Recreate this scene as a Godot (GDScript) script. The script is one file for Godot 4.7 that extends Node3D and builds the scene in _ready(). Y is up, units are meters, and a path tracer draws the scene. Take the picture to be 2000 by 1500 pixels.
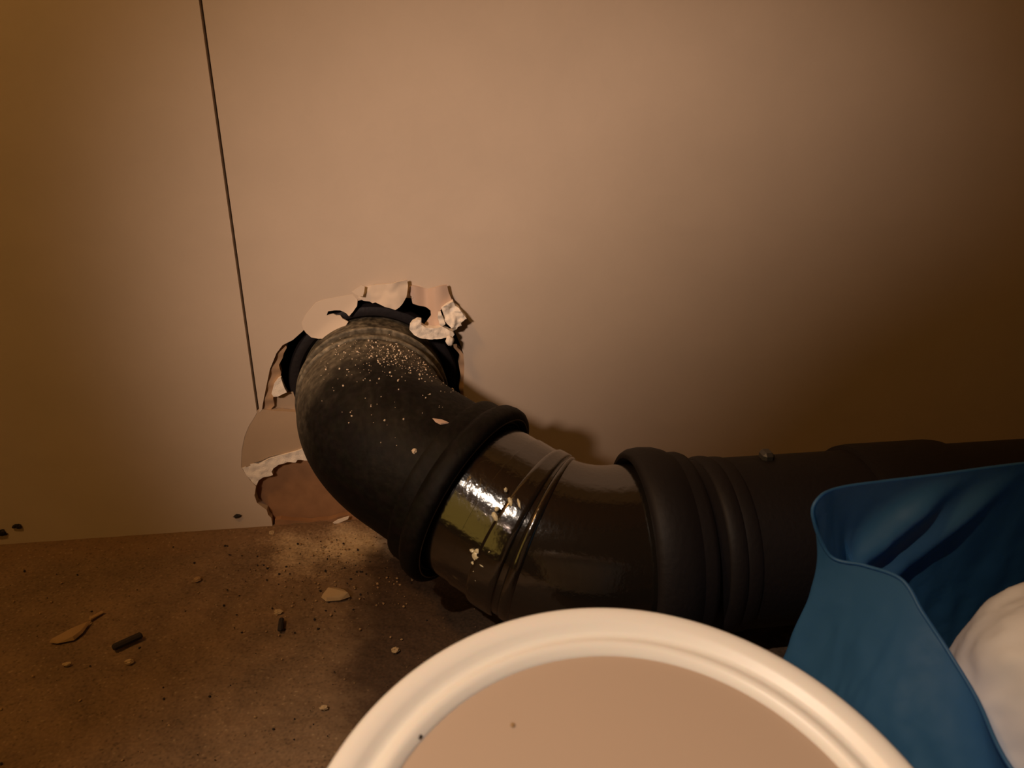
extends Node3D
# A black plastic drain pipe comes out of a ragged hole in a plasterboard wall, bends twice and runs off along the floor;
# in front of it a pale tub with its lid, to the right an open blue sack. Metres, y up, wall face at z = 0.

var M := {}
var taken := {}
var rng := RandomNumberGenerator.new()
var dirt := FastNoiseLite.new()

func _ready() -> void:
	rng.seed = 11
	dirt.frequency = 1.0
	dirt.fractal_octaves = 3
	dirt.seed = 6
	# ---- camera
	var cam := Camera3D.new()
	cam.name = "camera"
	add_child(cam)
	cam.position = Vector3(0, 0.36, 0.57)
	cam.rotation = Vector3(deg_to_rad(-22.75), deg_to_rad(-7.3), 0)
	cam.fov = 53.0
	cam.near = 0.02
	cam.current = true
	var attr := CameraAttributesPhysical.new()
	attr.frustum_focal_length = 26.0
	attr.frustum_focus_distance = 0.56
	attr.exposure_aperture = 12.0
	cam.attributes = attr
	cam.fov = 53.0
	# ---- environment: an indoor night, nothing but the torch and the added lamps
	var we := WorldEnvironment.new()
	we.name = "world_environment"
	var env := Environment.new()
	env.background_mode = Environment.BG_COLOR
	env.background_color = Color(0.01, 0.008, 0.006)
	env.tonemap_mode = Environment.TONE_MAPPER_LINEAR
	env.tonemap_exposure = 1.0
	env.sdfgi_enabled = true
	env.ssao_enabled = true
	env.ssil_enabled = true
	we.environment = env
	add_child(we)
	# ---- lights
	added_pendant(Vector3(-0.50, 1.27, 0.84), Vector3(0.015, 0.12, 0.46), Color(1.0, 0.91, 0.82), 1.12, 15.0)
	torch(Vector3(-0.52, 0.72, 0.98), Vector3(0.155, 0.135, 0.0), Color(1.0, 0.86, 0.77), 1.07, 17.5)
	added_wall_lamp(Vector3(-0.60, 1.15, 0.42), Color(1.0, 0.74, 0.42), 0.29)
	added_glow_panel(Vector3(-0.598, 0.42, 0.70), Vector2(0.42, 0.62), Color(1.0, 0.80, 0.36), 0.040)
	# ---- the place
	make_materials()
	room()
	wall_boards()
	added_shade_board()
	pipes()
	tub()
	blue_sack()
	debris()

# ------------------------------------------------------------------ helpers
func numbered(called: String) -> String:
	if not taken.has(called):
		taken[called] = 0
		return called
	taken[called] += 1
	return "%s_%03d" % [called, taken[called]]

func obj(called: String, mesh: Mesh, mat: Material, parent: Node = self) -> MeshInstance3D:
	var o := MeshInstance3D.new()
	o.name = numbered(called) if parent == self else called
	o.mesh = mesh
	o.material_override = mat
	parent.add_child(o, true)
	return o

func thing(called: String, label: String, category: String, at := Vector3.ZERO, group := "") -> Node3D:
	var o := Node3D.new()
	o.name = numbered(called)
	add_child(o)
	o.position = at
	tag(o, label, category, group)
	return o

func tag(o: Node, label: String, category: String, group := "") -> void:
	o.set_meta("label", label)
	o.set_meta("category", category)
	if group:
		o.set_meta("group", group)

func flat_mat(c: Color, rough: float) -> StandardMaterial3D:
	var m := StandardMaterial3D.new()
	m.albedo_color = c
	m.roughness = rough
	return m

func lin(r: float, g: float, b: float) -> Color:
	return Color(r, g, b).linear_to_srgb()

func noise_tex(freq: float, as_normal: bool, strength := 4.0, lo := 0.0, size := 512, sd := 3) -> NoiseTexture2D:
	var n := FastNoiseLite.new()
	n.noise_type = FastNoiseLite.TYPE_SIMPLEX_SMOOTH
	n.frequency = freq
	n.seed = sd
	n.fractal_octaves = 4
	var t := NoiseTexture2D.new()
	t.width = size
	t.height = size
	t.seamless = true
	t.noise = n
	t.as_normal_map = as_normal
	t.bump_strength = strength
	if not as_normal and lo > 0.0:
		var g := Gradient.new()
		g.set_color(0, Color(lo, lo, lo))
		g.set_color(1, Color(1, 1, 1))
		t.color_ramp = g
	return t

func tri(m: StandardMaterial3D, scale: float) -> StandardMaterial3D:
	m.uv1_triplanar = true
	m.uv1_scale = Vector3.ONE * scale
	return m

func make_materials() -> void:
	var fine := noise_tex(0.03, true, 2.0)
	M.board = tri(flat_mat(lin(0.60, 0.50, 0.395), 0.85), 6.0)
	M.board.normal_enabled = true
	M.board.normal_texture = fine
	M.board.normal_scale = 0.12
	M.board.albedo_texture = noise_tex(0.004, false, 1.0, 0.975, 512, 9)
	M.filler = tri(flat_mat(lin(0.43, 0.315, 0.205), 0.9), 9.0)
	M.filler.normal_enabled = true
	M.filler.normal_texture = fine
	M.filler.normal_scale = 0.25
	M.paper = flat_mat(lin(0.67, 0.56, 0.44), 0.85)
	M.paper_back = flat_mat(lin(0.58, 0.43, 0.33), 0.9)
	M.gypsum = tri(flat_mat(lin(0.86, 0.78, 0.66), 0.95), 30.0)
	M.gypsum.normal_enabled = true
	M.gypsum.normal_texture = noise_tex(0.05, true, 6.0)
	M.gypsum.normal_scale = 0.6
	M.kraft = tri(flat_mat(lin(0.34, 0.18, 0.085), 0.9), 12.0)
	M.kraft.albedo_texture = noise_tex(0.01, false, 1.0, 0.88, 512, 21)
	M.torn = flat_mat(lin(0.40, 0.26, 0.15), 0.95)
	M.grain = flat_mat(lin(0.44, 0.32, 0.18), 0.9)
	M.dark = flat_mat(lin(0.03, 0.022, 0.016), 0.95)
	M.room = flat_mat(lin(0.20, 0.11, 0.05), 0.9)
	# pipe: black plastic, its dust is in the vertex colours
	var mottle := noise_tex(0.045, false, 1.0, 0.3, 512, 5)
	var scratch := noise_tex(0.06, true, 3.0, 0.0, 512, 8)
	M.pipe = tri(flat_mat(Color.WHITE, 0.62), 7.0)
	M.pipe.vertex_color_use_as_albedo = true
	M.pipe.albedo_texture = mottle
	M.pipe.metallic_specular = 0.3
	M.pipe.normal_enabled = true
	M.pipe.normal_texture = scratch
	M.pipe.normal_scale = 0.25
	M.pipe_gloss = tri(flat_mat(lin(0.012, 0.010, 0.008), 0.24), 7.0)
	M.pipe_gloss.normal_enabled = true
	M.pipe_gloss.normal_texture = scratch
	M.pipe_gloss.normal_scale = 0.22
	M.pipe_gloss.roughness = 0.14
	M.pipe_gloss.metallic_specular = 0.7
	M.pipe_gloss.clearcoat_enabled = true
	M.pipe_gloss.clearcoat = 1.0
	M.pipe_gloss.clearcoat_roughness = 0.1
	M.pipe_matt = tri(flat_mat(lin(0.011, 0.009, 0.010), 0.6), 7.0)
	M.pipe_matt.metallic_specular = 0.35
	M.pipe_matt.normal_enabled = true
	M.pipe_matt.normal_texture = scratch
	M.pipe_matt.normal_scale = 0.2
	M.rim_highlight = flat_mat(lin(0.16, 0.14, 0.11), 0.6)  # pale tone stands in for a highlight on the socket rim
	M.rubber = flat_mat(lin(0.012, 0.012, 0.013), 0.6)
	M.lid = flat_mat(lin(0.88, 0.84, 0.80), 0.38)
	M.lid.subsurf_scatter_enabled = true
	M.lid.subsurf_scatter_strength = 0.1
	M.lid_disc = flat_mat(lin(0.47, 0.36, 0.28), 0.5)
	M.sack = tri(flat_mat(lin(0.042, 0.150, 0.265), 0.5), 8.0)
	M.sack.backlight_enabled = true
	M.sack.backlight = Color(0.15, 0.55, 0.9)
	M.sack.normal_enabled = true
	M.sack.normal_texture = noise_tex(0.012, true, 5.0)
	M.sack.normal_scale = 0.35
	M.white = tri(flat_mat(lin(0.64, 0.645, 0.65), 0.5), 6.0)
	M.crumb = flat_mat(lin(0.72, 0.60, 0.44), 0.9)
	M.flake = flat_mat(lin(0.34, 0.22, 0.11), 0.9)
	M.soot = flat_mat(lin(0.02, 0.015, 0.015), 0.9)
	M.blocker_wood = tri(flat_mat(lin(0.07, 0.045, 0.028), 0.8), 10.0)
	M.painted_glint = flat_mat(lin(0.78, 0.72, 0.50), 0.15)  # pale colour stands in for bright glints on the elbow
	M.painted_glint.clearcoat_enabled = true
	M.painted_glint.clearcoat = 1.0
	M.painted_glint.clearcoat_roughness = 0.08
	M.metal = flat_mat(lin(0.05, 0.05, 0.05), 0.4)
	M.floor = floor_material()

func floor_material() -> StandardMaterial3D:
	# dusty brown concrete: 1.2 m x 0.9 m of computed colour, clamped beyond; a dark patch and the plaster dust are laid over it
	var w := 1152
	var h := 864
	var im := Image.create(w, h, false, Image.FORMAT_RGB8)
	var a := FastNoiseLite.new()
	a.frequency = 0.9
	a.fractal_octaves = 5
	a.seed = 4
	var b := FastNoiseLite.new()
	b.frequency = 30.0
	b.fractal_octaves = 3
	b.seed = 14
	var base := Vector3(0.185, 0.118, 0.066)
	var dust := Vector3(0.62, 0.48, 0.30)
	var dark_tone := Vector3(0.050, 0.026, 0.013)
	var band := Vector3(0.195, 0.115, 0.060)
	for j in h:
		for i in w:
			var x := -0.6 + 1.2 * (i + 0.5) / w
			var z := 0.9 * (j + 0.5) / h
			var n := a.get_noise_2d(x * 22.0, z * 22.0)
			var f := b.get_noise_2d(x * 14.0, z * 14.0)
			var g := b.get_noise_2d(x * 45.0 + 9.0, z * 45.0)
			var c := base * (1.0 + 0.30 * n + 0.40 * f)
			# smoother skirting of mortar along the wall
			var near := 1.0 - smoothstep(0.018, 0.030, z + 0.012 * n)
			c = c.lerp(band * (1.0 + 0.2 * f), 0.75 * near)
			# pale plaster dust that fell below the hole
			var d := Vector2((x + 0.065) / 0.06, (z - 0.035) / 0.032).length()
			var d2 := Vector2((x + 0.115) / 0.03, (z - 0.02) / 0.02).length()
			var pale: float = clamp(maxf(1.15 - d, 0.7 - d2) + 0.5 * n + 0.3 * f, 0.0, 1.0)
			c = c.lerp(dust * (1.0 + 0.2 * f), 0.9 * pale)
			# pale grains
			if g > 0.58:
				c = c.lerp(dust, 0.3)
			elif g < -0.5:
				c *= 0.55
			# dark brown patch under the pipe
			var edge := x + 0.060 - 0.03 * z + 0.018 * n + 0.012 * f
			var darker := smoothstep(-0.008, 0.012, edge) * smoothstep(0.035, 0.06, z + 0.02 * n)
			c = c.lerp(dark_tone * (1.0 + 0.7 * f), 0.93 * darker)
			im.set_pixel(i, j, Color(maxf(c.x, 0.0), maxf(c.y, 0.0), maxf(c.z, 0.0)).linear_to_srgb())
	var m := flat_mat(Color.WHITE, 0.9)
	m.albedo_texture = ImageTexture.create_from_image(im)
	m.texture_repeat = true
	m.normal_enabled = true
	m.normal_texture = noise_tex(0.05, true, 8.0, 0.0, 1024, 31)
	m.normal_scale = 0.3
	return m

# ---- meshes
func arrays_mesh(v: PackedVector3Array, n: PackedVector3Array, idx: PackedInt32Array, col := PackedColorArray(), uv := PackedVector2Array()) -> ArrayMesh:
	var a := []
	a.resize(Mesh.ARRAY_MAX)
	a[Mesh.ARRAY_VERTEX] = v
	a[Mesh.ARRAY_NORMAL] = n
	a[Mesh.ARRAY_INDEX] = idx
	if col.size():
		a[Mesh.ARRAY_COLOR] = col
	if uv.size():
		a[Mesh.ARRAY_TEX_UV] = uv
	var m := ArrayMesh.new()
	m.add_surface_from_arrays(Mesh.PRIMITIVE_TRIANGLES, a)
	return m

func box(size: Vector3, at: Vector3, bevel := 0.0) -> ArrayMesh:
	var b := minf(bevel, minf(size.x, minf(size.y, size.z)) * 0.45)
	var st := SurfaceTool.new()
	st.begin(Mesh.PRIMITIVE_TRIANGLES)
	st.set_smooth_group(-1)
	if b <= 0.0:
		var bm := BoxMesh.new()
		bm.size = size
		st.append_from(bm, 0, Transform3D(Basis(), at))
		return st.commit()
	# chamfered: hull of the three shrunken slabs
	var h := size * 0.5
	var pts := []
	for sx in [-1, 1]:
		for sy in [-1, 1]:
			for sz in [-1, 1]:
				var s := Vector3(sx, sy, sz)
				pts.append(at + s * Vector3(h.x, h.y - b, h.z - b))
				pts.append(at + s * Vector3(h.x - b, h.y, h.z - b))
				pts.append(at + s * Vector3(h.x - b, h.y - b, h.z))
	return hull(pts)

func hull(pts: Array) -> ArrayMesh:
	# small convex hull by brute force, flat shaded
	var st := SurfaceTool.new()
	st.begin(Mesh.PRIMITIVE_TRIANGLES)
	st.set_smooth_group(-1)
	var mid := Vector3.ZERO
	for p in pts:
		mid += p
	mid /= pts.size()
	var faces := {}
	for i in pts.size():
		for j in range(i + 1, pts.size()):
			for k in range(j + 1, pts.size()):
				var n: Vector3 = (pts[j] - pts[i]).cross(pts[k] - pts[i])
				if n.length() < 1e-12:
					continue
				n = n.normalized()
				if n.dot(pts[i] - mid) < 0:
					n = -n
				var d: float = n.dot(pts[i])
				var ok := true
				var on := []
				for q in pts.size():
					var e: float = n.dot(pts[q]) - d
					if e > 1e-6:
						ok = false
						break
					if e > -1e-6:
						on.append(q)
				if ok:
					faces[str(on)] = [n, on]
	for key in faces:
		var n: Vector3 = faces[key][0]
		var on: Array = faces[key][1]
		var c := Vector3.ZERO
		for q in on:
			c += pts[q]
		c /= on.size()
		var u: Vector3 = (pts[on[0]] - c).normalized()
		var w := n.cross(u)
		on.sort_custom(func(p, q): return atan2((pts[p] - c).dot(w), (pts[p] - c).dot(u)) > atan2((pts[q] - c).dot(w), (pts[q] - c).dot(u)))
		for t in range(1, on.size() - 1):
			for q in [on[0], on[t], on[t + 1]]:
				st.set_normal(n)
				st.add_vertex(pts[q])
	return st.commit()

# a surface of revolution swept along a path with one rounded corner; prof holds [s, r], s in metres along the path
class Path:
	var p0: Vector3
	var d0: Vector3
	var d1: Vector3
	var s0: float
	var s1: float
	var o: Vector3
	var r: float
	var side: Vector3
	var e: Vector3
	func _init(a: Vector3, k: Vector3, b: Vector3, radius: float) -> void:
		p0 = a
		d0 = (k - a).normalized()
		d1 = (b - k).normalized()
		r = radius
		var ang := d0.angle_to(d1)
		side = d0.cross(d1)
		if side.length() < 1e-5:
			side = d0.cross(Vector3.UP if absf(d0.y) < 0.9 else Vector3.RIGHT)
			s0 = 1e9
			s1 = 2e9
		else:
			var t := radius * tan(ang / 2)
			s0 = (k - a).length() - t
			s1 = s0 + radius * ang
			o = a + d0 * s0 + side.normalized().cross(d0) * radius
			e = k + d1 * t
		side = side.normalized()
	func at(s: float) -> Array:
		if s <= s0:
			return [p0 + d0 * s, d0]
		if s >= s1:
			return [e + d1 * (s - s1), d1]
		var a := (s - s0) / r
		var d := d0.rotated(side, a)
		return [o - side.cross(d) * r, d]

func sweep(path: Path, prof: Array, n := 96, step := 0.003, tint = null) -> ArrayMesh:
	var fine := []
	for i in prof.size() - 1:
		var a: Array = prof[i]
		var b: Array = prof[i + 1]
		var k: int = maxi(1, int(ceil(absf(b[0] - a[0]) / step)))
		for j in k:
			fine.append([lerpf(a[0], b[0], float(j) / k), lerpf(a[1], b[1], float(j) / k)])
	fine.append(prof[-1])
	var v := PackedVector3Array()
	var nn := PackedVector3Array()
	var col := PackedColorArray()
	var idx := PackedInt32Array()
	var dirs := []
	for i in fine.size() - 1:
		dirs.append(Vector2(-(fine[i + 1][1] - fine[i][1]), fine[i + 1][0] - fine[i][0]).normalized())
	for i in fine.size() - 1:
		for e in 2:
			var q: Array = fine[i + e]
			var d2: Vector2 = dirs[i]
			var other: int = i + (1 if e else -1)
			if other >= 0 and other < dirs.size() and absf(d2.angle_to(dirs[other])) < 0.75:
				d2 = (d2 + dirs[other]).normalized()
			var f: Array = path.at(q[0])
			var p: Vector3 = f[0]
			var d: Vector3 = f[1]
			var up: Vector3 = path.side.cross(d)
			for k in n + 1:
				var t := TAU * k / n
				var out: Vector3 = path.side * cos(t) + up * sin(t)
				var nor: Vector3 = (out * d2.y + d * d2.x).normalized()
				var at: Vector3 = p + out * float(q[1])
				v.append(at)
				nn.append(nor)
				if tint != null:
					col.append(tint.call(at, nor))
		var b0 := i * 2 * (n + 1)
		for k in n:
			var a := b0 + k
			var b := a + n + 1
			idx.append_array([a, a + 1, b, a + 1, b + 1, b])
	return arrays_mesh(v, nn, idx, col)

func lathe(prof: Array, n := 128) -> ArrayMesh:
	# [height, radius] pairs round the y axis
	return sweep(Path.new(Vector3.ZERO, Vector3.UP * 0.5, Vector3.UP, 0.1), prof, n, 0.02)

func inside(p: Vector2, poly: PackedVector2Array) -> bool:
	return Geometry2D.is_point_in_polygon(p, poly)

# a sheet with an outline in x, y, lifted by z(p), thick behind
func sheet(poly: PackedVector2Array, lift: Callable, thick: float, cell := 0.002) -> ArrayMesh:
	var rim := PackedVector2Array()
	for i in poly.size():
		var a := poly[i]
		var b := poly[(i + 1) % poly.size()]
		var k := maxi(1, int(ceil(a.distance_to(b) / cell)))
		for j in k:
			rim.append(a.lerp(b, float(j) / k))
	var pts := rim.duplicate()
	var lo := rim[0]
	var hi := rim[0]
	for p in rim:
		lo = lo.min(p)
		hi = hi.max(p)
	var y := lo.y
	var odd := false
	while y < hi.y:
		var x := lo.x + (cell * 0.5 if odd else 0.0)
		while x < hi.x:
			var p := Vector2(x, y)
			if inside(p, poly):
				var near := 1e9
				for q in rim:
					near = minf(near, p.distance_squared_to(q))
				if near > cell * cell * 0.3:
					pts.append(p)
			x += cell
		y += cell * 0.87
		odd = not odd
	var tris := Geometry2D.triangulate_delaunay(pts)
	var st := SurfaceTool.new()
	st.begin(Mesh.PRIMITIVE_TRIANGLES)
	for side in 2:
		st.set_smooth_group(1 + side)
		for t in range(0, tris.size(), 3):
			var a := pts[tris[t]]
			var b := pts[tris[t + 1]]
			var c := pts[tris[t + 2]]
			if not inside((a + b + c) / 3.0, poly):
				continue
			var turn := (b - a).cross(c - a)
			if absf(turn) < 1e-12:
				continue
			var three := [a, b, c] if (turn < 0) == (side == 0) else [a, c, b]
			for p in three:
				st.add_vertex(Vector3(p.x, p.y, float(lift.call(p)) - thick * side))
	var area := 0.0
	for i in rim.size():
		area += rim[i].cross(rim[(i + 1) % rim.size()])
	for i in rim.size():
		var a := rim[i]
		var b := rim[(i + 1) % rim.size()]
		st.set_smooth_group(-1)
		var fa := Vector3(a.x, a.y, lift.call(a))
		var fb := Vector3(b.x, b.y, lift.call(b))
		var k := Vector3(0, 0, thick)
		var four := [fa, fb, fb - k, fa - k] if area < 0 else [fb, fa, fa - k, fb - k]
		for q in [0, 2, 1, 0, 3, 2]:
			st.add_vertex(four[q])
	st.generate_normals()
	return st.commit()

func slab(poly: PackedVector2Array, front: float, back: float) -> ArrayMesh:
	var st := SurfaceTool.new()
	st.begin(Mesh.PRIMITIVE_TRIANGLES)
	st.set_smooth_group(-1)
	var tris := Geometry2D.triangulate_polygon(poly)
	for side in 2:
		for t in range(0, tris.size(), 3):
			var a := poly[tris[t]]
			var b := poly[tris[t + 1]]
			var c := poly[tris[t + 2]]
			var three := [a, b, c] if ((b - a).cross(c - a) < 0) == (side == 0) else [a, c, b]
			for p in three:
				st.add_vertex(Vector3(p.x, p.y, back if side else front))
	var area := 0.0
	for i in poly.size():
		area += poly[i].cross(poly[(i + 1) % poly.size()])
	for i in poly.size():
		var a := poly[i]
		var b := poly[(i + 1) % poly.size()]
		if area > 0:
			var s := a
			a = b
			b = s
		for p in [[a, front], [b, back], [b, front], [a, front], [a, back], [b, back]]:
			st.add_vertex(Vector3(p[0].x, p[0].y, p[1]))
	st.generate_normals()
	return st.commit()

# a ragged lump
func lump(radii: Vector3, sd: int, rough := 0.3, rings := 14, flat := true) -> ArrayMesh:
	var n := FastNoiseLite.new()
	n.seed = sd
	n.frequency = 0.9
	var st := SurfaceTool.new()
	st.begin(Mesh.PRIMITIVE_TRIANGLES)
	st.set_smooth_group(-1 if flat else 1)
	var p := func(i: int, j: int) -> Vector3:
		var u := PI * i / rings
		var w := TAU * (j % (rings * 2)) / (rings * 2)
		var d := Vector3(sin(u) * cos(w), cos(u), sin(u) * sin(w))
		return d * radii * (1.0 + rough * n.get_noise_3dv(d * 1.3) * 2.0 + rough * 0.5 * n.get_noise_3dv(d * 4.0))
	for i in rings:
		for j in rings * 2:
			var q := [p.call(i, j), p.call(i, j + 1), p.call(i + 1, j + 1), p.call(i + 1, j)]
			for k in [0, 1, 2, 0, 2, 3]:
				st.add_vertex(q[k])
	st.generate_normals()
	return st.commit()

# ------------------------------------------------------------------ lamps
func added_pendant(at: Vector3, aim: Vector3, c: Color, energy: float, half_angle: float) -> void:  # unseen lamp added to brighten the lid without lighting the wall
	var t := thing("added_pendant_lamp", "added hanging lamp with a dark cone shade that brightens the tub lid", "lamp", at)
	obj("shade", lathe([[0.10, 0.0], [0.10, 0.02], [0.085, 0.035], [0.0, 0.085], [-0.05, 0.10], [-0.05, 0.098], [0.0, 0.083], [0.083, 0.032], [0.09, 0.0]], 64), flat_mat(lin(0.02, 0.02, 0.02), 0.5), t)
	obj("cord", lathe([[0.10, 0.0], [0.10, 0.003], [2.05 - at.y, 0.003], [2.05 - at.y, 0.0]], 12), M_cord(), t)
	var g := flat_mat(Color(0, 0, 0), 0.6)
	g.emission_enabled = true
	g.emission = c
	g.emission_energy_multiplier = 0.3
	obj("glowing_bulb", lathe([[0.09, 0.0], [0.085, 0.014], [0.04, 0.018], [0.02, 0.026], [0.0, 0.030], [-0.02, 0.024], [-0.03, 0.010], [-0.032, 0.0]], 32), g, t)
	var l := SpotLight3D.new()
	l.name = "added_lid_light"
	l.light_color = c
	l.light_energy = energy
	l.light_size = 0.012
	l.spot_angle = half_angle
	l.spot_angle_attenuation = 1.0
	l.spot_range = 6.0
	l.spot_attenuation = 2.0
	l.shadow_enabled = true
	t.add_child(l)
	l.look_at_from_position(at + Vector3(0, -0.075, 0), aim)

func added_wall_lamp(at: Vector3, c: Color, energy: float) -> void:  # unseen lamp added as orange fill from the left
	var t := thing("added_wall_lamp", "small amber globe lamp added on the left wall as fill light", "lamp", at)
	var out := Path.new(Vector3.ZERO, Vector3(0.1, 0, 0), Vector3(0.2, 0, 0), 0.1)
	obj("base", sweep(out, [[0.0, 0.0], [0.0, 0.045], [0.008, 0.045], [0.014, 0.02], [0.03, 0.02], [0.03, 0.0]], 32), flat_mat(lin(0.3, 0.3, 0.3), 0.5), t)
	var g := flat_mat(Color(0, 0, 0), 0.6)
	g.emission_enabled = true
	g.emission = c
	g.emission_energy_multiplier = 1.0
	var globe := SphereMesh.new()
	globe.radius = 0.05
	globe.height = 0.10
	var o := obj("glowing_globe", globe, g, t)
	o.position = Vector3(0.075, 0, 0)
	var l := OmniLight3D.new()
	l.name = "added_amber_fill"
	l.light_color = c
	l.light_energy = energy
	l.light_size = 0.06
	l.omni_range = 6.0
	l.omni_attenuation = 2.0
	l.shadow_enabled = true
	l.position = o.position
	t.add_child(l)

func M_cord() -> StandardMaterial3D:
	return flat_mat(lin(0.02, 0.02, 0.02), 0.6)

func added_glow_panel(at: Vector3, size: Vector2, c: Color, energy: float) -> void:  # unseen glowing panel added so the shiny elbow has something bright to reflect
	var t := thing("added_glow_panel", "dim yellow glow panel added low on the left wall for its reflection", "lamp", at)
	obj("housing", box(Vector3(0.012, size.y + 0.03, size.x + 0.03), Vector3(0.004, 0, 0), 0.004), flat_mat(lin(0.5, 0.45, 0.4), 0.5), t)
	var g := flat_mat(Color(0, 0, 0), 0.6)
	g.emission_enabled = true
	g.emission = c
	g.emission_energy_multiplier = 0.15
	obj("glowing_panel", box(Vector3(0.006, size.y, size.x), Vector3(0.012, 0, 0), 0.002), g, t)
	var l := AreaLight3D.new()
	l.name = "added_panel_light"
	l.light_color = c
	l.light_energy = energy
	l.area_size = size
	l.area_range = 6.0
	l.area_attenuation = 2.0
	l.shadow_enabled = true
	l.position = Vector3(0.018, 0, 0)
	l.rotation.y = -PI / 2
	t.add_child(l)

func torch(at: Vector3, aim: Vector3, c: Color, energy: float, half_angle: float) -> void:
	var t := thing("torch", "small black torch shining at the pipe from above and behind the viewer", "torch", at)
	t.look_at_from_position(at, aim)
	var back := Path.new(Vector3.ZERO, Vector3(0, 0, 0.1), Vector3(0, 0, 0.2), 0.1)
	obj("body", sweep(back, [[0.0, 0.028], [0.0, 0.03], [0.03, 0.03], [0.045, 0.02], [0.14, 0.02], [0.14, 0.0]], 32), flat_mat(lin(0.02, 0.02, 0.02), 0.4), t)
	var g := flat_mat(Color(0, 0, 0), 0.4)
	g.emission_enabled = true
	g.emission = c
	g.emission_energy_multiplier = 1.0
	obj("glowing_lens", sweep(back, [[0.004, 0.0], [0.004, 0.028], [0.01, 0.028]], 32), g, t)
	var l := SpotLight3D.new()
	l.name = "torch_light"
	l.light_color = c
	l.light_energy = energy
	l.light_size = 0.06
	l.spot_angle = half_angle
	l.spot_angle_attenuation = 1.0
	l.spot_range = 6.0
	l.spot_attenuation = 2.0
	l.shadow_enabled = true
	l.position = Vector3(0, 0, -0.01)
	t.add_child(l)

# ------------------------------------------------------------------ the setting
func struct(called: String, mesh: Mesh, mat: Material) -> MeshInstance3D:
	var o := obj(called, mesh, mat)
	o.set_meta("kind", "structure")
	return o

func room() -> void:
	# floor: planar texture coordinates in metres; the computed patch spans x -0.6..0.6, z 0..0.9
	var v := PackedVector3Array()
	var n := PackedVector3Array()
	var uv := PackedVector2Array()
	var idx := PackedInt32Array()
	var bump := FastNoiseLite.new()
	bump.frequency = 1.0
	bump.fractal_octaves = 4
	bump.seed = 77
	var nx := 260
	var nz := 170
	for j in nz + 1:
		for i in nx + 1:
			var x := lerpf(-0.6, 1.1, float(i) / nx)
			var z := lerpf(-0.02, 1.3, pow(float(j) / nz, 1.4))
			var calm := 0.25 + 0.75 * smoothstep(0.02, 0.06, z)
			var y := calm * 0.0010 * bump.get_noise_2d(x * 28.0, z * 28.0) + calm * 0.0005 * bump.get_noise_2d(x * 150.0, z * 150.0)
			# a low fillet of mortar against the wall
			y += 0.003 * (1.0 - smoothstep(0.0, 0.026, z))
			v.append(Vector3(x, y - 0.002, z))
			n.append(Vector3.UP)
			uv.append(Vector2((x + 0.6) / 1.2, z / 0.9))
	for j in nz:
		for i in nx:
			var a := j * (nx + 1) + i
			idx.append_array([a, a + 1, a + nx + 1, a + 1, a + nx + 2, a + nx + 1])
	for j in nz + 1:
		for i in nx + 1:
			var a := j * (nx + 1) + i
			var dx := v[j * (nx + 1) + mini(i + 1, nx)] - v[j * (nx + 1) + maxi(i - 1, 0)]
			var dz := v[mini(j + 1, nz) * (nx + 1) + i] - v[maxi(j - 1, 0) * (nx + 1) + i]
			n[a] = dz.cross(dx).normalized()
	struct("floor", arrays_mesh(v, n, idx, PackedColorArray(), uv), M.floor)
	struct("floor_slab", box(Vector3(1.9, 0.1, 2.1), Vector3(0.25, -0.057, 0.95)), flat_mat(lin(0.16, 0.10, 0.05), 0.9)).name = "floor_slab"
	struct("wall_left", box(Vector3(0.08, 2.3, 2.2), Vector3(-0.64, 1.1, 0.9)), M.room)
	struct("wall_right", box(Vector3(0.08, 2.3, 2.2), Vector3(1.14, 1.1, 0.9)), M.room)
	struct("wall_front", box(Vector3(1.9, 2.3, 0.08), Vector3(0.25, 1.1, 1.94)), M.room)
	struct("ceiling", box(Vector3(1.9, 0.08, 2.2), Vector3(0.25, 2.09, 0.9)), M.room)

func added_shade_board() -> void:
	# unseen sheet added behind the viewer; its slanted edge blocks the torch
	var edge := PackedVector2Array([Vector2(-0.42, 0.0), Vector2(-0.42, 0.435), Vector2(-0.308, 0.524), Vector2(-0.287, 0.549), Vector2(-0.266, 0.570), Vector2(-0.210, 0.594), Vector2(0.285, 0.985), Vector2(0.95, 0.985), Vector2(0.95, 0.0)])
	var o := obj("added_shade_board", slab(edge, 0.672, 0.66), M.blocker_wood)
	tag(o, "brown sheet with a slanted upper edge added behind the tub to shade the wall", "board")

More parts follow.
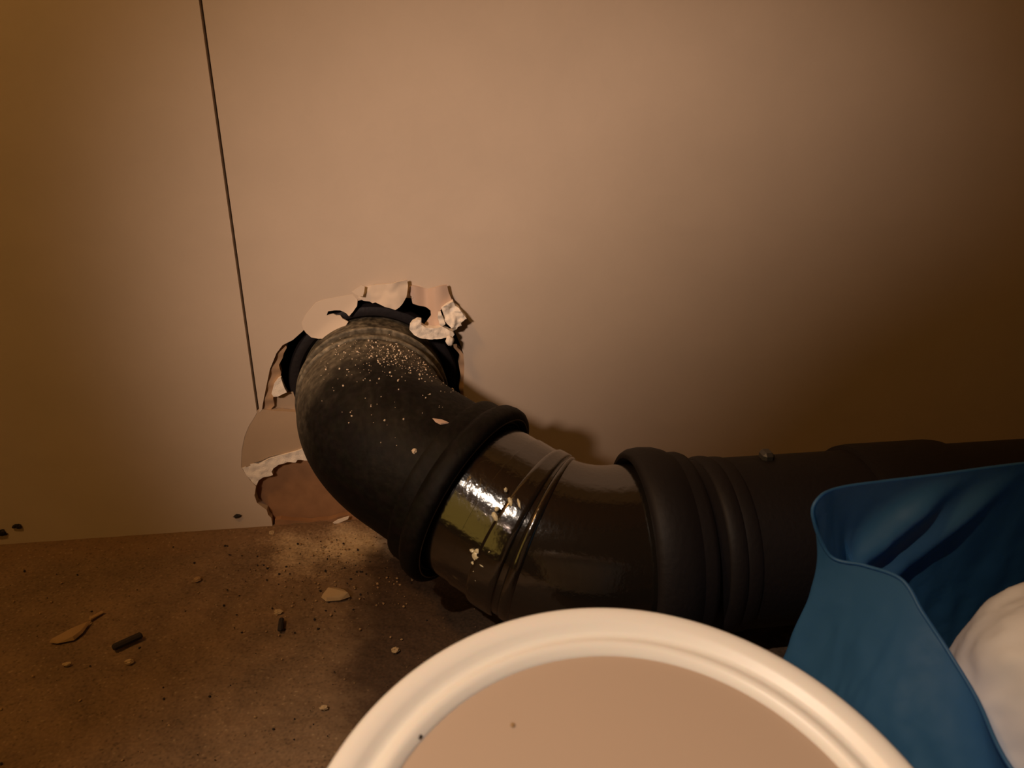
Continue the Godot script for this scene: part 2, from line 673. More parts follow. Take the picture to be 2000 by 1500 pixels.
func wall_boards() -> void:
	var w := Node3D.new()
	w.name = "wall_back"
	add_child(w)
	w.set_meta("kind", "structure")
	var seam := -0.128
	# the masonry behind the boards, with the hole's dark depth before it
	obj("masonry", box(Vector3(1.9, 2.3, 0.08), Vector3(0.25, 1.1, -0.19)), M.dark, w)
	# right-hand board: its lower left is broken open round the pipe
	var right := PackedVector2Array([Vector2(seam + 0.0012, 2.05), Vector2(1.1, 2.05), Vector2(1.1, 0.0)])
	right.append_array(PackedVector2Array([Vector2(0.0418, -0.0008), Vector2(0.0362, 0.0488), Vector2(0.0357, 0.0846), Vector2(0.0336, 0.1167), Vector2(0.0349, 0.1365), Vector2(0.0343, 0.1474), Vector2(0.0313, 0.1569), Vector2(0.0269, 0.1689), Vector2(0.0244, 0.1782), Vector2(0.0184, 0.1858), Vector2(0.0080, 0.1911), Vector2(-0.0054, 0.1941), Vector2(-0.0207, 0.1954), Vector2(-0.0360, 0.1952), Vector2(-0.0476, 0.1924), Vector2(-0.0631, 0.1890), Vector2(-0.0792, 0.1784), Vector2(-0.0876, 0.1706), Vector2(-0.0951, 0.1643), Vector2(-0.1031, 0.1605), Vector2(-0.1084, 0.1541), Vector2(-0.1149, 0.1410), Vector2(-0.1205, 0.1229), Vector2(-0.1237, 0.1121), Vector2(-0.1247, 0.1078)]))
	right.append(Vector2(seam + 0.0011, 0.1055))
	obj("plasterboard", slab(right, 0.0, -0.0125), M.board, w)
	var left := PackedVector2Array([Vector2(-0.6, 0.0), Vector2(-0.6, 2.05), Vector2(seam - 0.0011, 2.05)])
	left.append_array(PackedVector2Array([Vector2(-0.1289, 0.1054), Vector2(-0.1322, 0.1002), Vector2(-0.1365, 0.0942), Vector2(-0.1408, 0.0855), Vector2(-0.1448, 0.0729), Vector2(-0.1471, 0.0582), Vector2(-0.1448, 0.0520), Vector2(-0.1413, 0.0446), Vector2(-0.1379, 0.0395), Vector2(-0.1401, 0.0310), Vector2(-0.1390, 0.0241), Vector2(-0.1361, 0.0209), Vector2(-0.1321, 0.0167), Vector2(-0.1314, 0.0117), Vector2(-0.1293, 0.0085)]))
	left.append(Vector2(seam - 0.0012, 0.0))
	obj("plasterboard", slab(left, 0.0, -0.0125), M.board, w)
	# filler smeared where the boards were cut, slightly sunk
	var fill := PackedVector2Array([Vector2(-0.1280, 0.1075), Vector2(-0.1244, 0.1077), Vector2(-0.1179, 0.1065), Vector2(-0.1063, 0.1049), Vector2(-0.0907, 0.1027), Vector2(-0.0807, 0.0821), Vector2(-0.0779, 0.0680), Vector2(-0.0903, 0.0669), Vector2(-0.1023, 0.0677), Vector2(-0.1104, 0.0678), Vector2(-0.1186, 0.0665), Vector2(-0.1248, 0.0650), Vector2(-0.1320, 0.0618), Vector2(-0.1365, 0.0612), Vector2(-0.1397, 0.0586), Vector2(-0.1471, 0.0568), Vector2(-0.1503, 0.0570), Vector2(-0.1490, 0.0727), Vector2(-0.1439, 0.0870), Vector2(-0.1396, 0.0957), Vector2(-0.1341, 0.1025)])
	obj("filler_patch", sheet(fill, func(p: Vector2) -> float: return -0.0002 - 0.0009 * smoothstep(0.095, 0.07, p.y) * smoothstep(-0.145, -0.125, p.x), 0.006, 0.003), M.filler, w)
	# gypsum core laid bare below it
	var strip := PackedVector2Array([Vector2(-0.1479, 0.0567), Vector2(-0.1441, 0.0583), Vector2(-0.1398, 0.0603), Vector2(-0.1366, 0.0606), Vector2(-0.1335, 0.0594), Vector2(-0.1300, 0.0615), Vector2(-0.1249, 0.0640), Vector2(-0.1190, 0.0655), Vector2(-0.1124, 0.0674), Vector2(-0.1045, 0.0692), Vector2(-0.0982, 0.0711), Vector2(-0.0922, 0.0744), Vector2(-0.0776, 0.0735), Vector2(-0.0788, 0.0609), Vector2(-0.0952, 0.0606), Vector2(-0.1024, 0.0615), Vector2(-0.1043, 0.0593), Vector2(-0.1091, 0.0601), Vector2(-0.1124, 0.0594), Vector2(-0.1179, 0.0579), Vector2(-0.1223, 0.0549), Vector2(-0.1242, 0.0521), Vector2(-0.1234, 0.0488), Vector2(-0.1268, 0.0476), Vector2(-0.1318, 0.0470), Vector2(-0.1353, 0.0443), Vector2(-0.1375, 0.0402), Vector2(-0.1389, 0.0384), Vector2(-0.1420, 0.0429), Vector2(-0.1453, 0.0489)])
	obj("gypsum_edge", sheet(strip, func(p: Vector2) -> float: return 0.0005 - 0.05 * maxf(0.0, 0.078 - p.y) * 0.8 + 0.0012 * dirt.get_noise_2d(p.x * 160.0, p.y * 160.0), 0.007, 0.0018), M.gypsum, w)
	# the brown backing seen in the gap, and the ledge at its foot
	var backing := PackedVector2Array([Vector2(-0.1583, 0.0789), Vector2(-0.0285, 0.0706), Vector2(-0.0346, -0.0295), Vector2(-0.1717, -0.0176)])
	obj("backing_board", sheet(backing, func(p: Vector2) -> float: return -0.0075 + 0.0006 * sin(p.x * 90.0) + 0.0005 * sin(p.y * 130.0 + 1.0), 0.006, 0.006), M.kraft, w)
	var ledge := PackedVector2Array([Vector2(-0.1269, 0.0057), Vector2(-0.1222, 0.0063), Vector2(-0.1112, 0.0034), Vector2(-0.0967, 0.0017), Vector2(-0.0839, 0.0021), Vector2(-0.0752, 0.0045), Vector2(-0.0580, 0.0066), Vector2(-0.0409, 0.0068), Vector2(-0.0413, -0.0003), Vector2(-0.0629, -0.0011), Vector2(-0.0928, -0.0017), Vector2(-0.1140, -0.0025), Vector2(-0.1284, -0.0038)])
	obj("ledge_remnant", sheet(ledge, func(p: Vector2) -> float: return -0.0012 + 0.0006 * sin(p.x * 300.0), 0.006, 0.002), M.kraft, w)
	var scrap := PackedVector2Array([Vector2(-0.0794, 0.0018), Vector2(-0.0749, 0.0045), Vector2(-0.0697, 0.0061), Vector2(-0.0654, 0.0072), Vector2(-0.0665, 0.0043), Vector2(-0.0717, 0.0022), Vector2(-0.0770, 0.0001)])
	obj("paper_scrap", sheet(scrap, func(p: Vector2) -> float: return 0.003 + 0.05 * (p.y - 0.002), 0.0008, 0.0015), M.gypsum, w)
	# torn brown edge of the board left of the pipe with a bright crumb of core
	var torn := PackedVector2Array([Vector2(-0.1018, 0.1619), Vector2(-0.1062, 0.1571), Vector2(-0.1131, 0.1440), Vector2(-0.1184, 0.1314), Vector2(-0.1222, 0.1195), Vector2(-0.1257, 0.1065), Vector2(-0.1200, 0.1052), Vector2(-0.1155, 0.1094), Vector2(-0.1155, 0.1165), Vector2(-0.1125, 0.1224), Vector2(-0.1095, 0.1284), Vector2(-0.1073, 0.1369), Vector2(-0.1081, 0.1437), Vector2(-0.1049, 0.1487), Vector2(-0.1036, 0.1528), Vector2(-0.1009, 0.1569)])
	obj("torn_edge", sheet(torn, func(p: Vector2) -> float: return -0.002 - 0.06 * maxf(0.0, p.x + 0.122) + 0.0008 * sin(p.y * 500.0), 0.006, 0.002), M.torn, w)
	var under := PackedVector2Array([Vector2(-0.1248, 0.1113), Vector2(-0.1135, 0.1177), Vector2(-0.0895, 0.1208), Vector2(-0.0737, 0.1199), Vector2(-0.0758, 0.0968), Vector2(-0.1075, 0.1004), Vector2(-0.1249, 0.1042)])
	obj("filler_patch", sheet(under, func(p: Vector2) -> float: return -0.006 + 0.0004 * sin(p.x * 300.0), 0.005, 0.003), M.filler, w)
	var bright := PackedVector2Array([Vector2(-0.1129, 0.1294), Vector2(-0.1094, 0.1335), Vector2(-0.1073, 0.1342), Vector2(-0.1064, 0.1290), Vector2(-0.1053, 0.1246), Vector2(-0.1041, 0.1215), Vector2(-0.1078, 0.1200), Vector2(-0.1115, 0.1184), Vector2(-0.1146, 0.1182), Vector2(-0.1159, 0.1209)])
	obj("gypsum_crumb", sheet(bright, func(p: Vector2) -> float: return 0.0004 + 0.0006 * dirt.get_noise_2d(p.x * 200.0, p.y * 200.0), 0.004, 0.0015), M.gypsum, w)
	var rightedge := PackedVector2Array([Vector2(0.0270, 0.1518), Vector2(0.0298, 0.1521), Vector2(0.0321, 0.1494), Vector2(0.0345, 0.1454), Vector2(0.0359, 0.1353), Vector2(0.0354, 0.1153), Vector2(0.0334, 0.1018), Vector2(0.0304, 0.1156), Vector2(0.0320, 0.1267), Vector2(0.0306, 0.1369), Vector2(0.0320, 0.1446), Vector2(0.0297, 0.1482)])
	obj("torn_edge", sheet(rightedge, func(p: Vector2) -> float: return -0.002 + 0.0008 * sin(p.y * 500.0), 0.008, 0.002), M.torn, w)
	# flaps of board paper bent out over the pipe
	var flap_a := PackedVector2Array([Vector2(-0.0871, 0.1776), Vector2(-0.0835, 0.1839), Vector2(-0.0793, 0.1885), Vector2(-0.0751, 0.1931), Vector2(-0.0689, 0.1952), Vector2(-0.0583, 0.1968), Vector2(-0.0477, 0.1984), Vector2(-0.0442, 0.1943), Vector2(-0.0450, 0.1895), Vector2(-0.0483, 0.1852), Vector2(-0.0516, 0.1818), Vector2(-0.0537, 0.1843), Vector2(-0.0577, 0.1864), Vector2(-0.0622, 0.1866), Vector2(-0.0668, 0.1860), Vector2(-0.0682, 0.1828), Vector2(-0.0632, 0.1838), Vector2(-0.0607, 0.1825), Vector2(-0.0580, 0.1824), Vector2(-0.0564, 0.1799), Vector2(-0.0524, 0.1777), Vector2(-0.0553, 0.1738), Vector2(-0.0590, 0.1707), Vector2(-0.0626, 0.1696), Vector2(-0.0655, 0.1660), Vector2(-0.0688, 0.1641), Vector2(-0.0717, 0.1651), Vector2(-0.0763, 0.1649), Vector2(-0.0812, 0.1659), Vector2(-0.0849, 0.1698), Vector2(-0.0865, 0.1731)])
	obj("torn_flap", sheet(flap_a, func(p: Vector2) -> float:
		var d := Vector2(p.x + 0.088, p.y - 0.164).dot(Vector2(0.6, -0.8))
		var slit := smoothstep(0.1585, 0.1555, p.y) * smoothstep(-0.080, -0.070, p.x)
		return 0.0003 + 0.0075 * smoothstep(0.0, 0.030, d) + 0.003 * slit + 0.0015 * dirt.get_noise_2d(p.x * 60.0, p.y * 60.0) * smoothstep(0.0, 0.02, d), 0.0016, 0.0016), M.paper, w)
	var flap_b := PackedVector2Array([Vector2(-0.0437, 0.1959), Vector2(-0.0400, 0.2005), Vector2(-0.0375, 0.2043), Vector2(-0.0294, 0.2060), Vector2(-0.0191, 0.2076), Vector2(-0.0103, 0.2093), Vector2(-0.0065, 0.2099), Vector2(-0.0060, 0.2056), Vector2(-0.0066, 0.2016), Vector2(-0.0076, 0.1969), Vector2(-0.0105, 0.1922), Vector2(-0.0134, 0.1891), Vector2(-0.0165, 0.1872), Vector2(-0.0195, 0.1881), Vector2(-0.0241, 0.1891), Vector2(-0.0267, 0.1904), Vector2(-0.0289, 0.1913), Vector2(-0.0311, 0.1922), Vector2(-0.0334, 0.1915), Vector2(-0.0353, 0.1928), Vector2(-0.0398, 0.1933), Vector2(-0.0419, 0.1946)])
	obj("torn_flap", sheet(flap_b, func(p: Vector2) -> float: return 0.0008 + 0.009 * smoothstep(0.188, 0.166, p.y) * 0.6 + 0.006 * smoothstep(-0.040, -0.014, p.x) + 0.0016 * dirt.get_noise_2d(p.x * 50.0, p.y * 50.0), 0.0016, 0.0016), M.paper, w)
	var curl := PackedVector2Array([Vector2(-0.0478, 0.2018), Vector2(-0.0435, 0.2044), Vector2(-0.0400, 0.2066), Vector2(-0.0379, 0.2057), Vector2(-0.0385, 0.2018), Vector2(-0.0399, 0.1980), Vector2(-0.0429, 0.1985), Vector2(-0.0457, 0.2001)])
	obj("paper_curl", sheet(curl, func(p: Vector2) -> float: return 0.0045 + 0.04 * (p.x + 0.052), 0.0006, 0.001), M.paper, w)
	var flap_c := PackedVector2Array([Vector2(-0.0063, 0.1987), Vector2(-0.0053, 0.2035), Vector2(-0.0026, 0.2041), Vector2(0.0011, 0.2032), Vector2(0.0049, 0.2019), Vector2(0.0087, 0.2006), Vector2(0.0130, 0.2032), Vector2(0.0180, 0.2046), Vector2(0.0230, 0.2048), Vector2(0.0240, 0.1992), Vector2(0.0258, 0.1943), Vector2(0.0273, 0.1911), Vector2(0.0237, 0.1900), Vector2(0.0190, 0.1873), Vector2(0.0165, 0.1846), Vector2(0.0168, 0.1801), Vector2(0.0178, 0.1751), Vector2(0.0184, 0.1706), Vector2(0.0128, 0.1687), Vector2(0.0081, 0.1693), Vector2(0.0035, 0.1712), Vector2(0.0072, 0.1756), Vector2(0.0102, 0.1804), Vector2(0.0099, 0.1844), Vector2(0.0065, 0.1866), Vector2(0.0020, 0.1880), Vector2(-0.0033, 0.1902), Vector2(-0.0039, 0.1935), Vector2(-0.0023, 0.1950), Vector2(-0.0045, 0.1963)])
	obj("torn_flap", sheet(flap_c, func(p: Vector2) -> float: return 0.0012 + 0.010 * smoothstep(0.180, 0.140, p.y) + 0.005 * smoothstep(0.006, 0.014, p.x) * smoothstep(0.150, 0.170, p.y) + 0.0010 * cos((p.x + 0.002) * 330.0), 0.0018, 0.0014), M.paper_back, w)
	var roll := PackedVector2Array([Vector2(-0.0066, 0.1726), Vector2(-0.0060, 0.1762), Vector2(-0.0040, 0.1786), Vector2(-0.0004, 0.1804), Vector2(0.0026, 0.1799), Vector2(0.0024, 0.1763), Vector2(0.0058, 0.1741), Vector2(0.0127, 0.1734), Vector2(0.0181, 0.1740), Vector2(0.0223, 0.1718), Vector2(0.0261, 0.1695), Vector2(0.0272, 0.1674), Vector2(0.0256, 0.1655), Vector2(0.0225, 0.1656), Vector2(0.0186, 0.1649), Vector2(0.0123, 0.1644), Vector2(0.0061, 0.1647), Vector2(0.0008, 0.1661), Vector2(-0.0037, 0.1688)])
	obj("curled_lip", sheet(roll, func(p: Vector2) -> float:
		var mid := 0.1435 - 0.02 * (p.x + 0.01)
		return 0.0125 + 0.0045 * sqrt(maxf(0.0, 1.0 - pow((p.y - mid) / 0.0085, 2.0))) + 0.0016 * dirt.get_noise_2d(p.x * 140.0, p.y * 140.0), 0.006, 0.0012), M.gypsum, w)
	var bit := obj("gypsum_crumb", lump(Vector3(0.0030, 0.0038, 0.003), 5, 0.2, 10, false), M.gypsum, w)
	bit.position = Vector3(0.0232, 0.1631, 0.0140)
	# broken chunk of white core still hanging from the paper
	var chunk := PackedVector2Array([Vector2(0.0180, 0.1881), Vector2(0.0219, 0.1908), Vector2(0.0270, 0.1930), Vector2(0.0285, 0.1893), Vector2(0.0315, 0.1872), Vector2(0.0341, 0.1834), Vector2(0.0368, 0.1796), Vector2(0.0336, 0.1769), Vector2(0.0324, 0.1753), Vector2(0.0331, 0.1732), Vector2(0.0300, 0.1730), Vector2(0.0287, 0.1701), Vector2(0.0267, 0.1686), Vector2(0.0252, 0.1699), Vector2(0.0245, 0.1732), Vector2(0.0218, 0.1758), Vector2(0.0200, 0.1787), Vector2(0.0194, 0.1832)])
	obj("gypsum_chunk", sheet(chunk, func(p: Vector2) -> float: return 0.010 + 0.004 * dirt.get_noise_2d(p.x * 90.0, p.y * 90.0) + 0.0015 * dirt.get_noise_2d(p.x * 300.0, p.y * 300.0), 0.007, 0.0013), M.gypsum, w)
	var sliver := PackedVector2Array([Vector2(0.0155, 0.1852), Vector2(0.0174, 0.1855), Vector2(0.0192, 0.1806), Vector2(0.0206, 0.1761), Vector2(0.0174, 0.1733), Vector2(0.0160, 0.1767), Vector2(0.0150, 0.1816)])
	obj("gypsum_crumb", sheet(sliver, func(p: Vector2) -> float: return 0.0115 + 0.0008 * sin(p.y * 900.0), 0.003, 0.0012), M.gypsum, w)
	# lump of dark dirt stuck on the board
	var speck := obj("dirt_spot", lump(Vector3(0.0030, 0.0016, 0.0015), 3, 0.35, 8), M.soot, w)
	speck.position = Vector3(-0.1559, 0.0130, 0.0005)
	speck = obj("dirt_spot", lump(Vector3(0.0034, 0.0020, 0.0015), 33, 0.35, 8), M.soot, w)
	speck.position = Vector3(-0.3255, 0.0171, 0.0005)
	speck = obj("dirt_spot", lump(Vector3(0.0040, 0.0030, 0.002), 34, 0.35, 8), M.soot, w)
	speck.position = Vector3(-0.3389, 0.0125, 0.0005)

# ------------------------------------------------------------------ pipes

func dusty(p: Vector3, n: Vector3) -> Color:
	# plaster and house dust lying on the black plastic, thick by the wall and on what faces up
	var a := dirt.get_noise_3dv(p * 30.0)
	var b := dirt.get_noise_3dv(p * 140.0)
	var wall_share := 1.0 - smoothstep(0.040, 0.090, p.z - 0.25 * maxf(0.0, -0.035 - p.x) + 0.03 * a)
	var up := smoothstep(-0.35, 0.7, n.y)
	var k: float = clamp(wall_share * (0.30 + 0.70 * up) * (0.85 + 0.7 * a + 0.35 * b), 0.0, 1.0)
	var thin: float = clamp(0.06 * up * (0.6 + a), 0.0, 1.0)
	var c := Vector3(0.010, 0.009, 0.009).lerp(Vector3(0.30, 0.262, 0.185), maxf(k, thin))
	return Color(c.x, c.y, c.z)

func pipes() -> void:
	var p0 := Vector3(-0.037, 0.1214, 0.0)
	var ka := Vector3(-0.037, 0.118, 0.07)
	var kb := Vector3(0.085, 0.068, 0.164)
	var d0 := (ka - p0).normalized()
	var d1 := (kb - ka).normalized()
	# the socket in the wall that the first bend is pushed into
	var t := thing("wall_socket", "black pipe socket sunk in the ragged hole of the wall", "pipe socket", Vector3(p0.x, p0.y, -0.03))
	var s := Path.new(p0 - d0 * 0.12 - t.position, p0 - d0 * 0.05 - t.position, p0 - t.position, 0.1)
	obj("body", sweep(s, [[0.0, 0.0545], [0.0, 0.0575], [0.078, 0.0575], [0.084, 0.0615], [0.106, 0.0618], [0.106, 0.0575], [0.06, 0.0575], [0.0, 0.0545]], 96, 0.01), M.pipe_matt, t)
	obj("rim", sweep(s, [[0.102, 0.0618], [0.1025, 0.0645], [0.105, 0.0665], [0.110, 0.0668], [0.1135, 0.0655], [0.115, 0.0625], [0.1145, 0.059], [0.112, 0.0570], [0.104, 0.0570], [0.102, 0.0618]], 96, 0.01), M.pipe_matt, t)
	# first bend: out of the wall, turning down and to the right, ending in a socket
	t = thing("pipe_elbow", "dusty black plastic pipe elbow coming out of the wall hole, socket at its lower end", "pipe elbow", p0)
	var e := Path.new(-d0 * 0.03, ka - p0, kb - p0, 0.075)
	var m: float = (ka - p0).length() + 0.03 - e.s0 # corner distance
	var total := e.s1 + (kb - ka).length() * 0.575 - m
	var tint := func(p: Vector3, n: Vector3) -> Color: return dusty(p + p0, n)
	obj("body", sweep(e, [[0.0, 0.049], [0.0, 0.0550], [0.002, 0.0565], [0.0488, 0.0565], [0.0502, 0.0550], [total - 0.0285, 0.055], [total - 0.0275, 0.0572], [total - 0.026, 0.0606], [total - 0.024, 0.0612], [total - 0.014, 0.0614]], 160, 0.0015, tint), M.pipe, t)
	obj("socket_rim", sweep(e, [[total - 0.016, 0.0612], [total - 0.0145, 0.0630], [total - 0.012, 0.0653], [total - 0.007, 0.0662], [total - 0.003, 0.0658], [total - 0.0008, 0.0642], [total, 0.0612], [total - 0.0004, 0.0592], [total - 0.002, 0.0578], [total - 0.02, 0.0572], [total - 0.026, 0.056], [total - 0.026, 0.05], [0.0, 0.049]], 160, 0.0025, tint), M.pipe, t)
	var worn := func(p: Vector3, n: Vector3) -> Color: return dusty(p + p0, n) * 1.7
	for q in [[0.047, 0.0563, 0.0019, 0.0016], [0.0605, 0.0549, 0.0022, 0.0022]]:
		obj("raised_ring", ridge(e, q[0], q[1], q[2], q[3], worn), M.pipe, t)
	obj("mouth_edge", ridge(e, total - 0.0006, 0.0604, 0.0009, 0.0007), M.rim_highlight, t)  # light line along the socket mouth, painted as a pale ring
	var seal := obj("rubber_seal", sweep(e, [[total - 0.006, 0.0574], [total - 0.0035, 0.0575], [total - 0.003, 0.0560], [total - 0.005, 0.0552], [total - 0.012, 0.0555]], 96, 0.01), M.rubber, t)
	seal.set_meta("label", "thin black rubber seal in the socket mouth")
	# second bend: shiny, lies between the two sockets
	var q0 := ka + d1 * ((kb - ka).length() * 0.575 - 0.022)
	t = thing("pipe_elbow", "shiny wetted black pipe elbow joining the dusty elbow to the floor pipe", "pipe elbow", q0)
	var far := Vector3(0.6, 0.068, 0.164)
	var g := Path.new(Vector3.ZERO, kb - q0, far - q0, 0.085)
	var last := g.s1 + 0.075 - 0.085 * tan(d1.angle_to(Vector3.RIGHT) / 2)
	obj("body", sweep(g, [[0.0, 0.049], [0.0, 0.0535], [0.002, 0.0548], [0.040, 0.0548], [0.0404, 0.0556], [last, 0.0550], [last, 0.049], [0.0, 0.049]], 160, 0.002), M.pipe_gloss, t)
	obj("raised_band", sweep(g, [[0.0550, 0.0548], [0.0553, 0.0569], [0.0562, 0.0576], [0.0670, 0.0576], [0.0676, 0.0571], [0.0679, 0.0552]], 160, 0.002), M.pipe_gloss, t)
	obj("raised_ring", ridge(g, 0.0725, 0.0553, 0.0016, 0.0026), M.pipe_gloss, t)
	# straight run along the foot of the wall
	var x0 := kb.x + 0.044
	t = thing("drain_pipe", "dark straight drain pipe lying along the foot of the wall behind the blue sack", "pipe", Vector3(x0, kb.y, kb.z))
	var r := Path.new(Vector3.ZERO, Vector3(0.3, 0, 0), Vector3(0.9, 0, 0), 0.1)
	obj("tube", sweep(r, [[0.026, 0.0612], [0.034, 0.0612], [0.037, 0.0600], [0.039, 0.0562], [0.042, 0.0553], [0.95, 0.0553], [0.95, 0.05], [0.04, 0.05]], 128, 0.02), M.pipe_matt, t)
	obj("socket_rim", sweep(r, [[0.034, 0.0560], [0.006, 0.0565], [0.0018, 0.0574], [0.0, 0.0592], [0.0, 0.0612], [0.0012, 0.0632], [0.004, 0.0648], [0.010, 0.0656], [0.018, 0.0652], [0.024, 0.0634], [0.028, 0.0612]], 128, 0.01), M.pipe_matt, t)
	for q in [[0.051, 0.0022], [0.060, 0.0012]]:
		obj("raised_ring", ridge(r, q[0], 0.0553, q[1], 0.006), M.pipe_matt, t)
	obj("coupling", sweep(r, [[0.150, 0.0553], [0.151, 0.0585], [0.156, 0.0592], [0.21, 0.0592], [0.215, 0.0585], [0.216, 0.0553]], 128, 0.02), M.pipe_matt, t)
	var clip := obj("clip", box(Vector3(0.008, 0.007, 0.01), Vector3(0.091, 0.056, -0.012), 0.002), M.metal, t)
	clip.set_meta("label", "small dark clip on top of the pipe")

func ridge(p: Path, s: float, r: float, h: float, w: float, tint = null) -> ArrayMesh:
	var prof := []
	for i in 9:
		var a := PI * i / 8
		prof.append([s - cos(a) * w, r - 0.0003 + sin(a) * (h + 0.0003)])
	return sweep(p, prof, 160, 0.01, tint)

# ------------------------------------------------------------------ the tub and its lid
func tub() -> void:
	var r := 0.1050
	var lid_at := Vector3(0.0559, 0.1384, 0.4275)
	var tilt := Basis(Vector3.RIGHT, deg_to_rad(11.0))
	var t := thing("tub", "round pale plastic tub under its lid, in front of the pipe elbow", "tub", lid_at - tilt * Vector3(0, 0.1275, 0))
	var b := obj("body", lathe([[0.004, 0.0], [0.0, 0.062], [0.003, 0.069], [0.110, 0.090], [0.118, 0.092], [0.1195, 0.090], [0.1195, 0.088], [0.118, 0.087], [0.008, 0.066], [0.008, 0.0]], 96), M.lid, t)
	b.basis = tilt
	t = thing("lid", "cream white round plastic lid with a raised double rim in the foreground", "lid", lid_at)
	t.basis = tilt
	obj("rim", lathe([[-0.014, r - 0.006], [-0.015, r - 0.003], [-0.013, r - 0.001], [-0.004, r], [-0.0012, r - 0.0006], [0.0002, r - 0.0022], [0.0006, r - 0.0045], [0.0003, r * 0.925], [-0.0005, r * 0.910], [-0.0022, r * 0.893], [-0.0030, r * 0.880], [-0.0028, r * 0.868], [-0.0014, r * 0.852], [-0.0004, r * 0.838], [-0.0004, r * 0.826], [-0.0012, r * 0.812], [-0.0026, r * 0.800], [-0.0034, r * 0.792], [-0.006, r * 0.79], [-0.006, r * 0.94], [-0.014, r - 0.006]], 192), M.lid, t)
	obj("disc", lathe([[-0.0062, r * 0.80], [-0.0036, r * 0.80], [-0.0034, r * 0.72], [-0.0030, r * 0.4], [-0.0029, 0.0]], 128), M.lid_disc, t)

# ------------------------------------------------------------------ sack
func spline(p: Array, closed: bool, u: float) -> Vector3:
	var n := p.size()
	var f := u * (n if closed else n - 1)
	var i := int(floor(f))
	var t := f - i
	var g := func(k: int) -> Vector3: return p[posmod(k, n)] if closed else p[clampi(k, 0, n - 1)]
	return g.call(i).cubic_interpolate(g.call(i + 1), g.call(i - 1), g.call(i + 2), t)

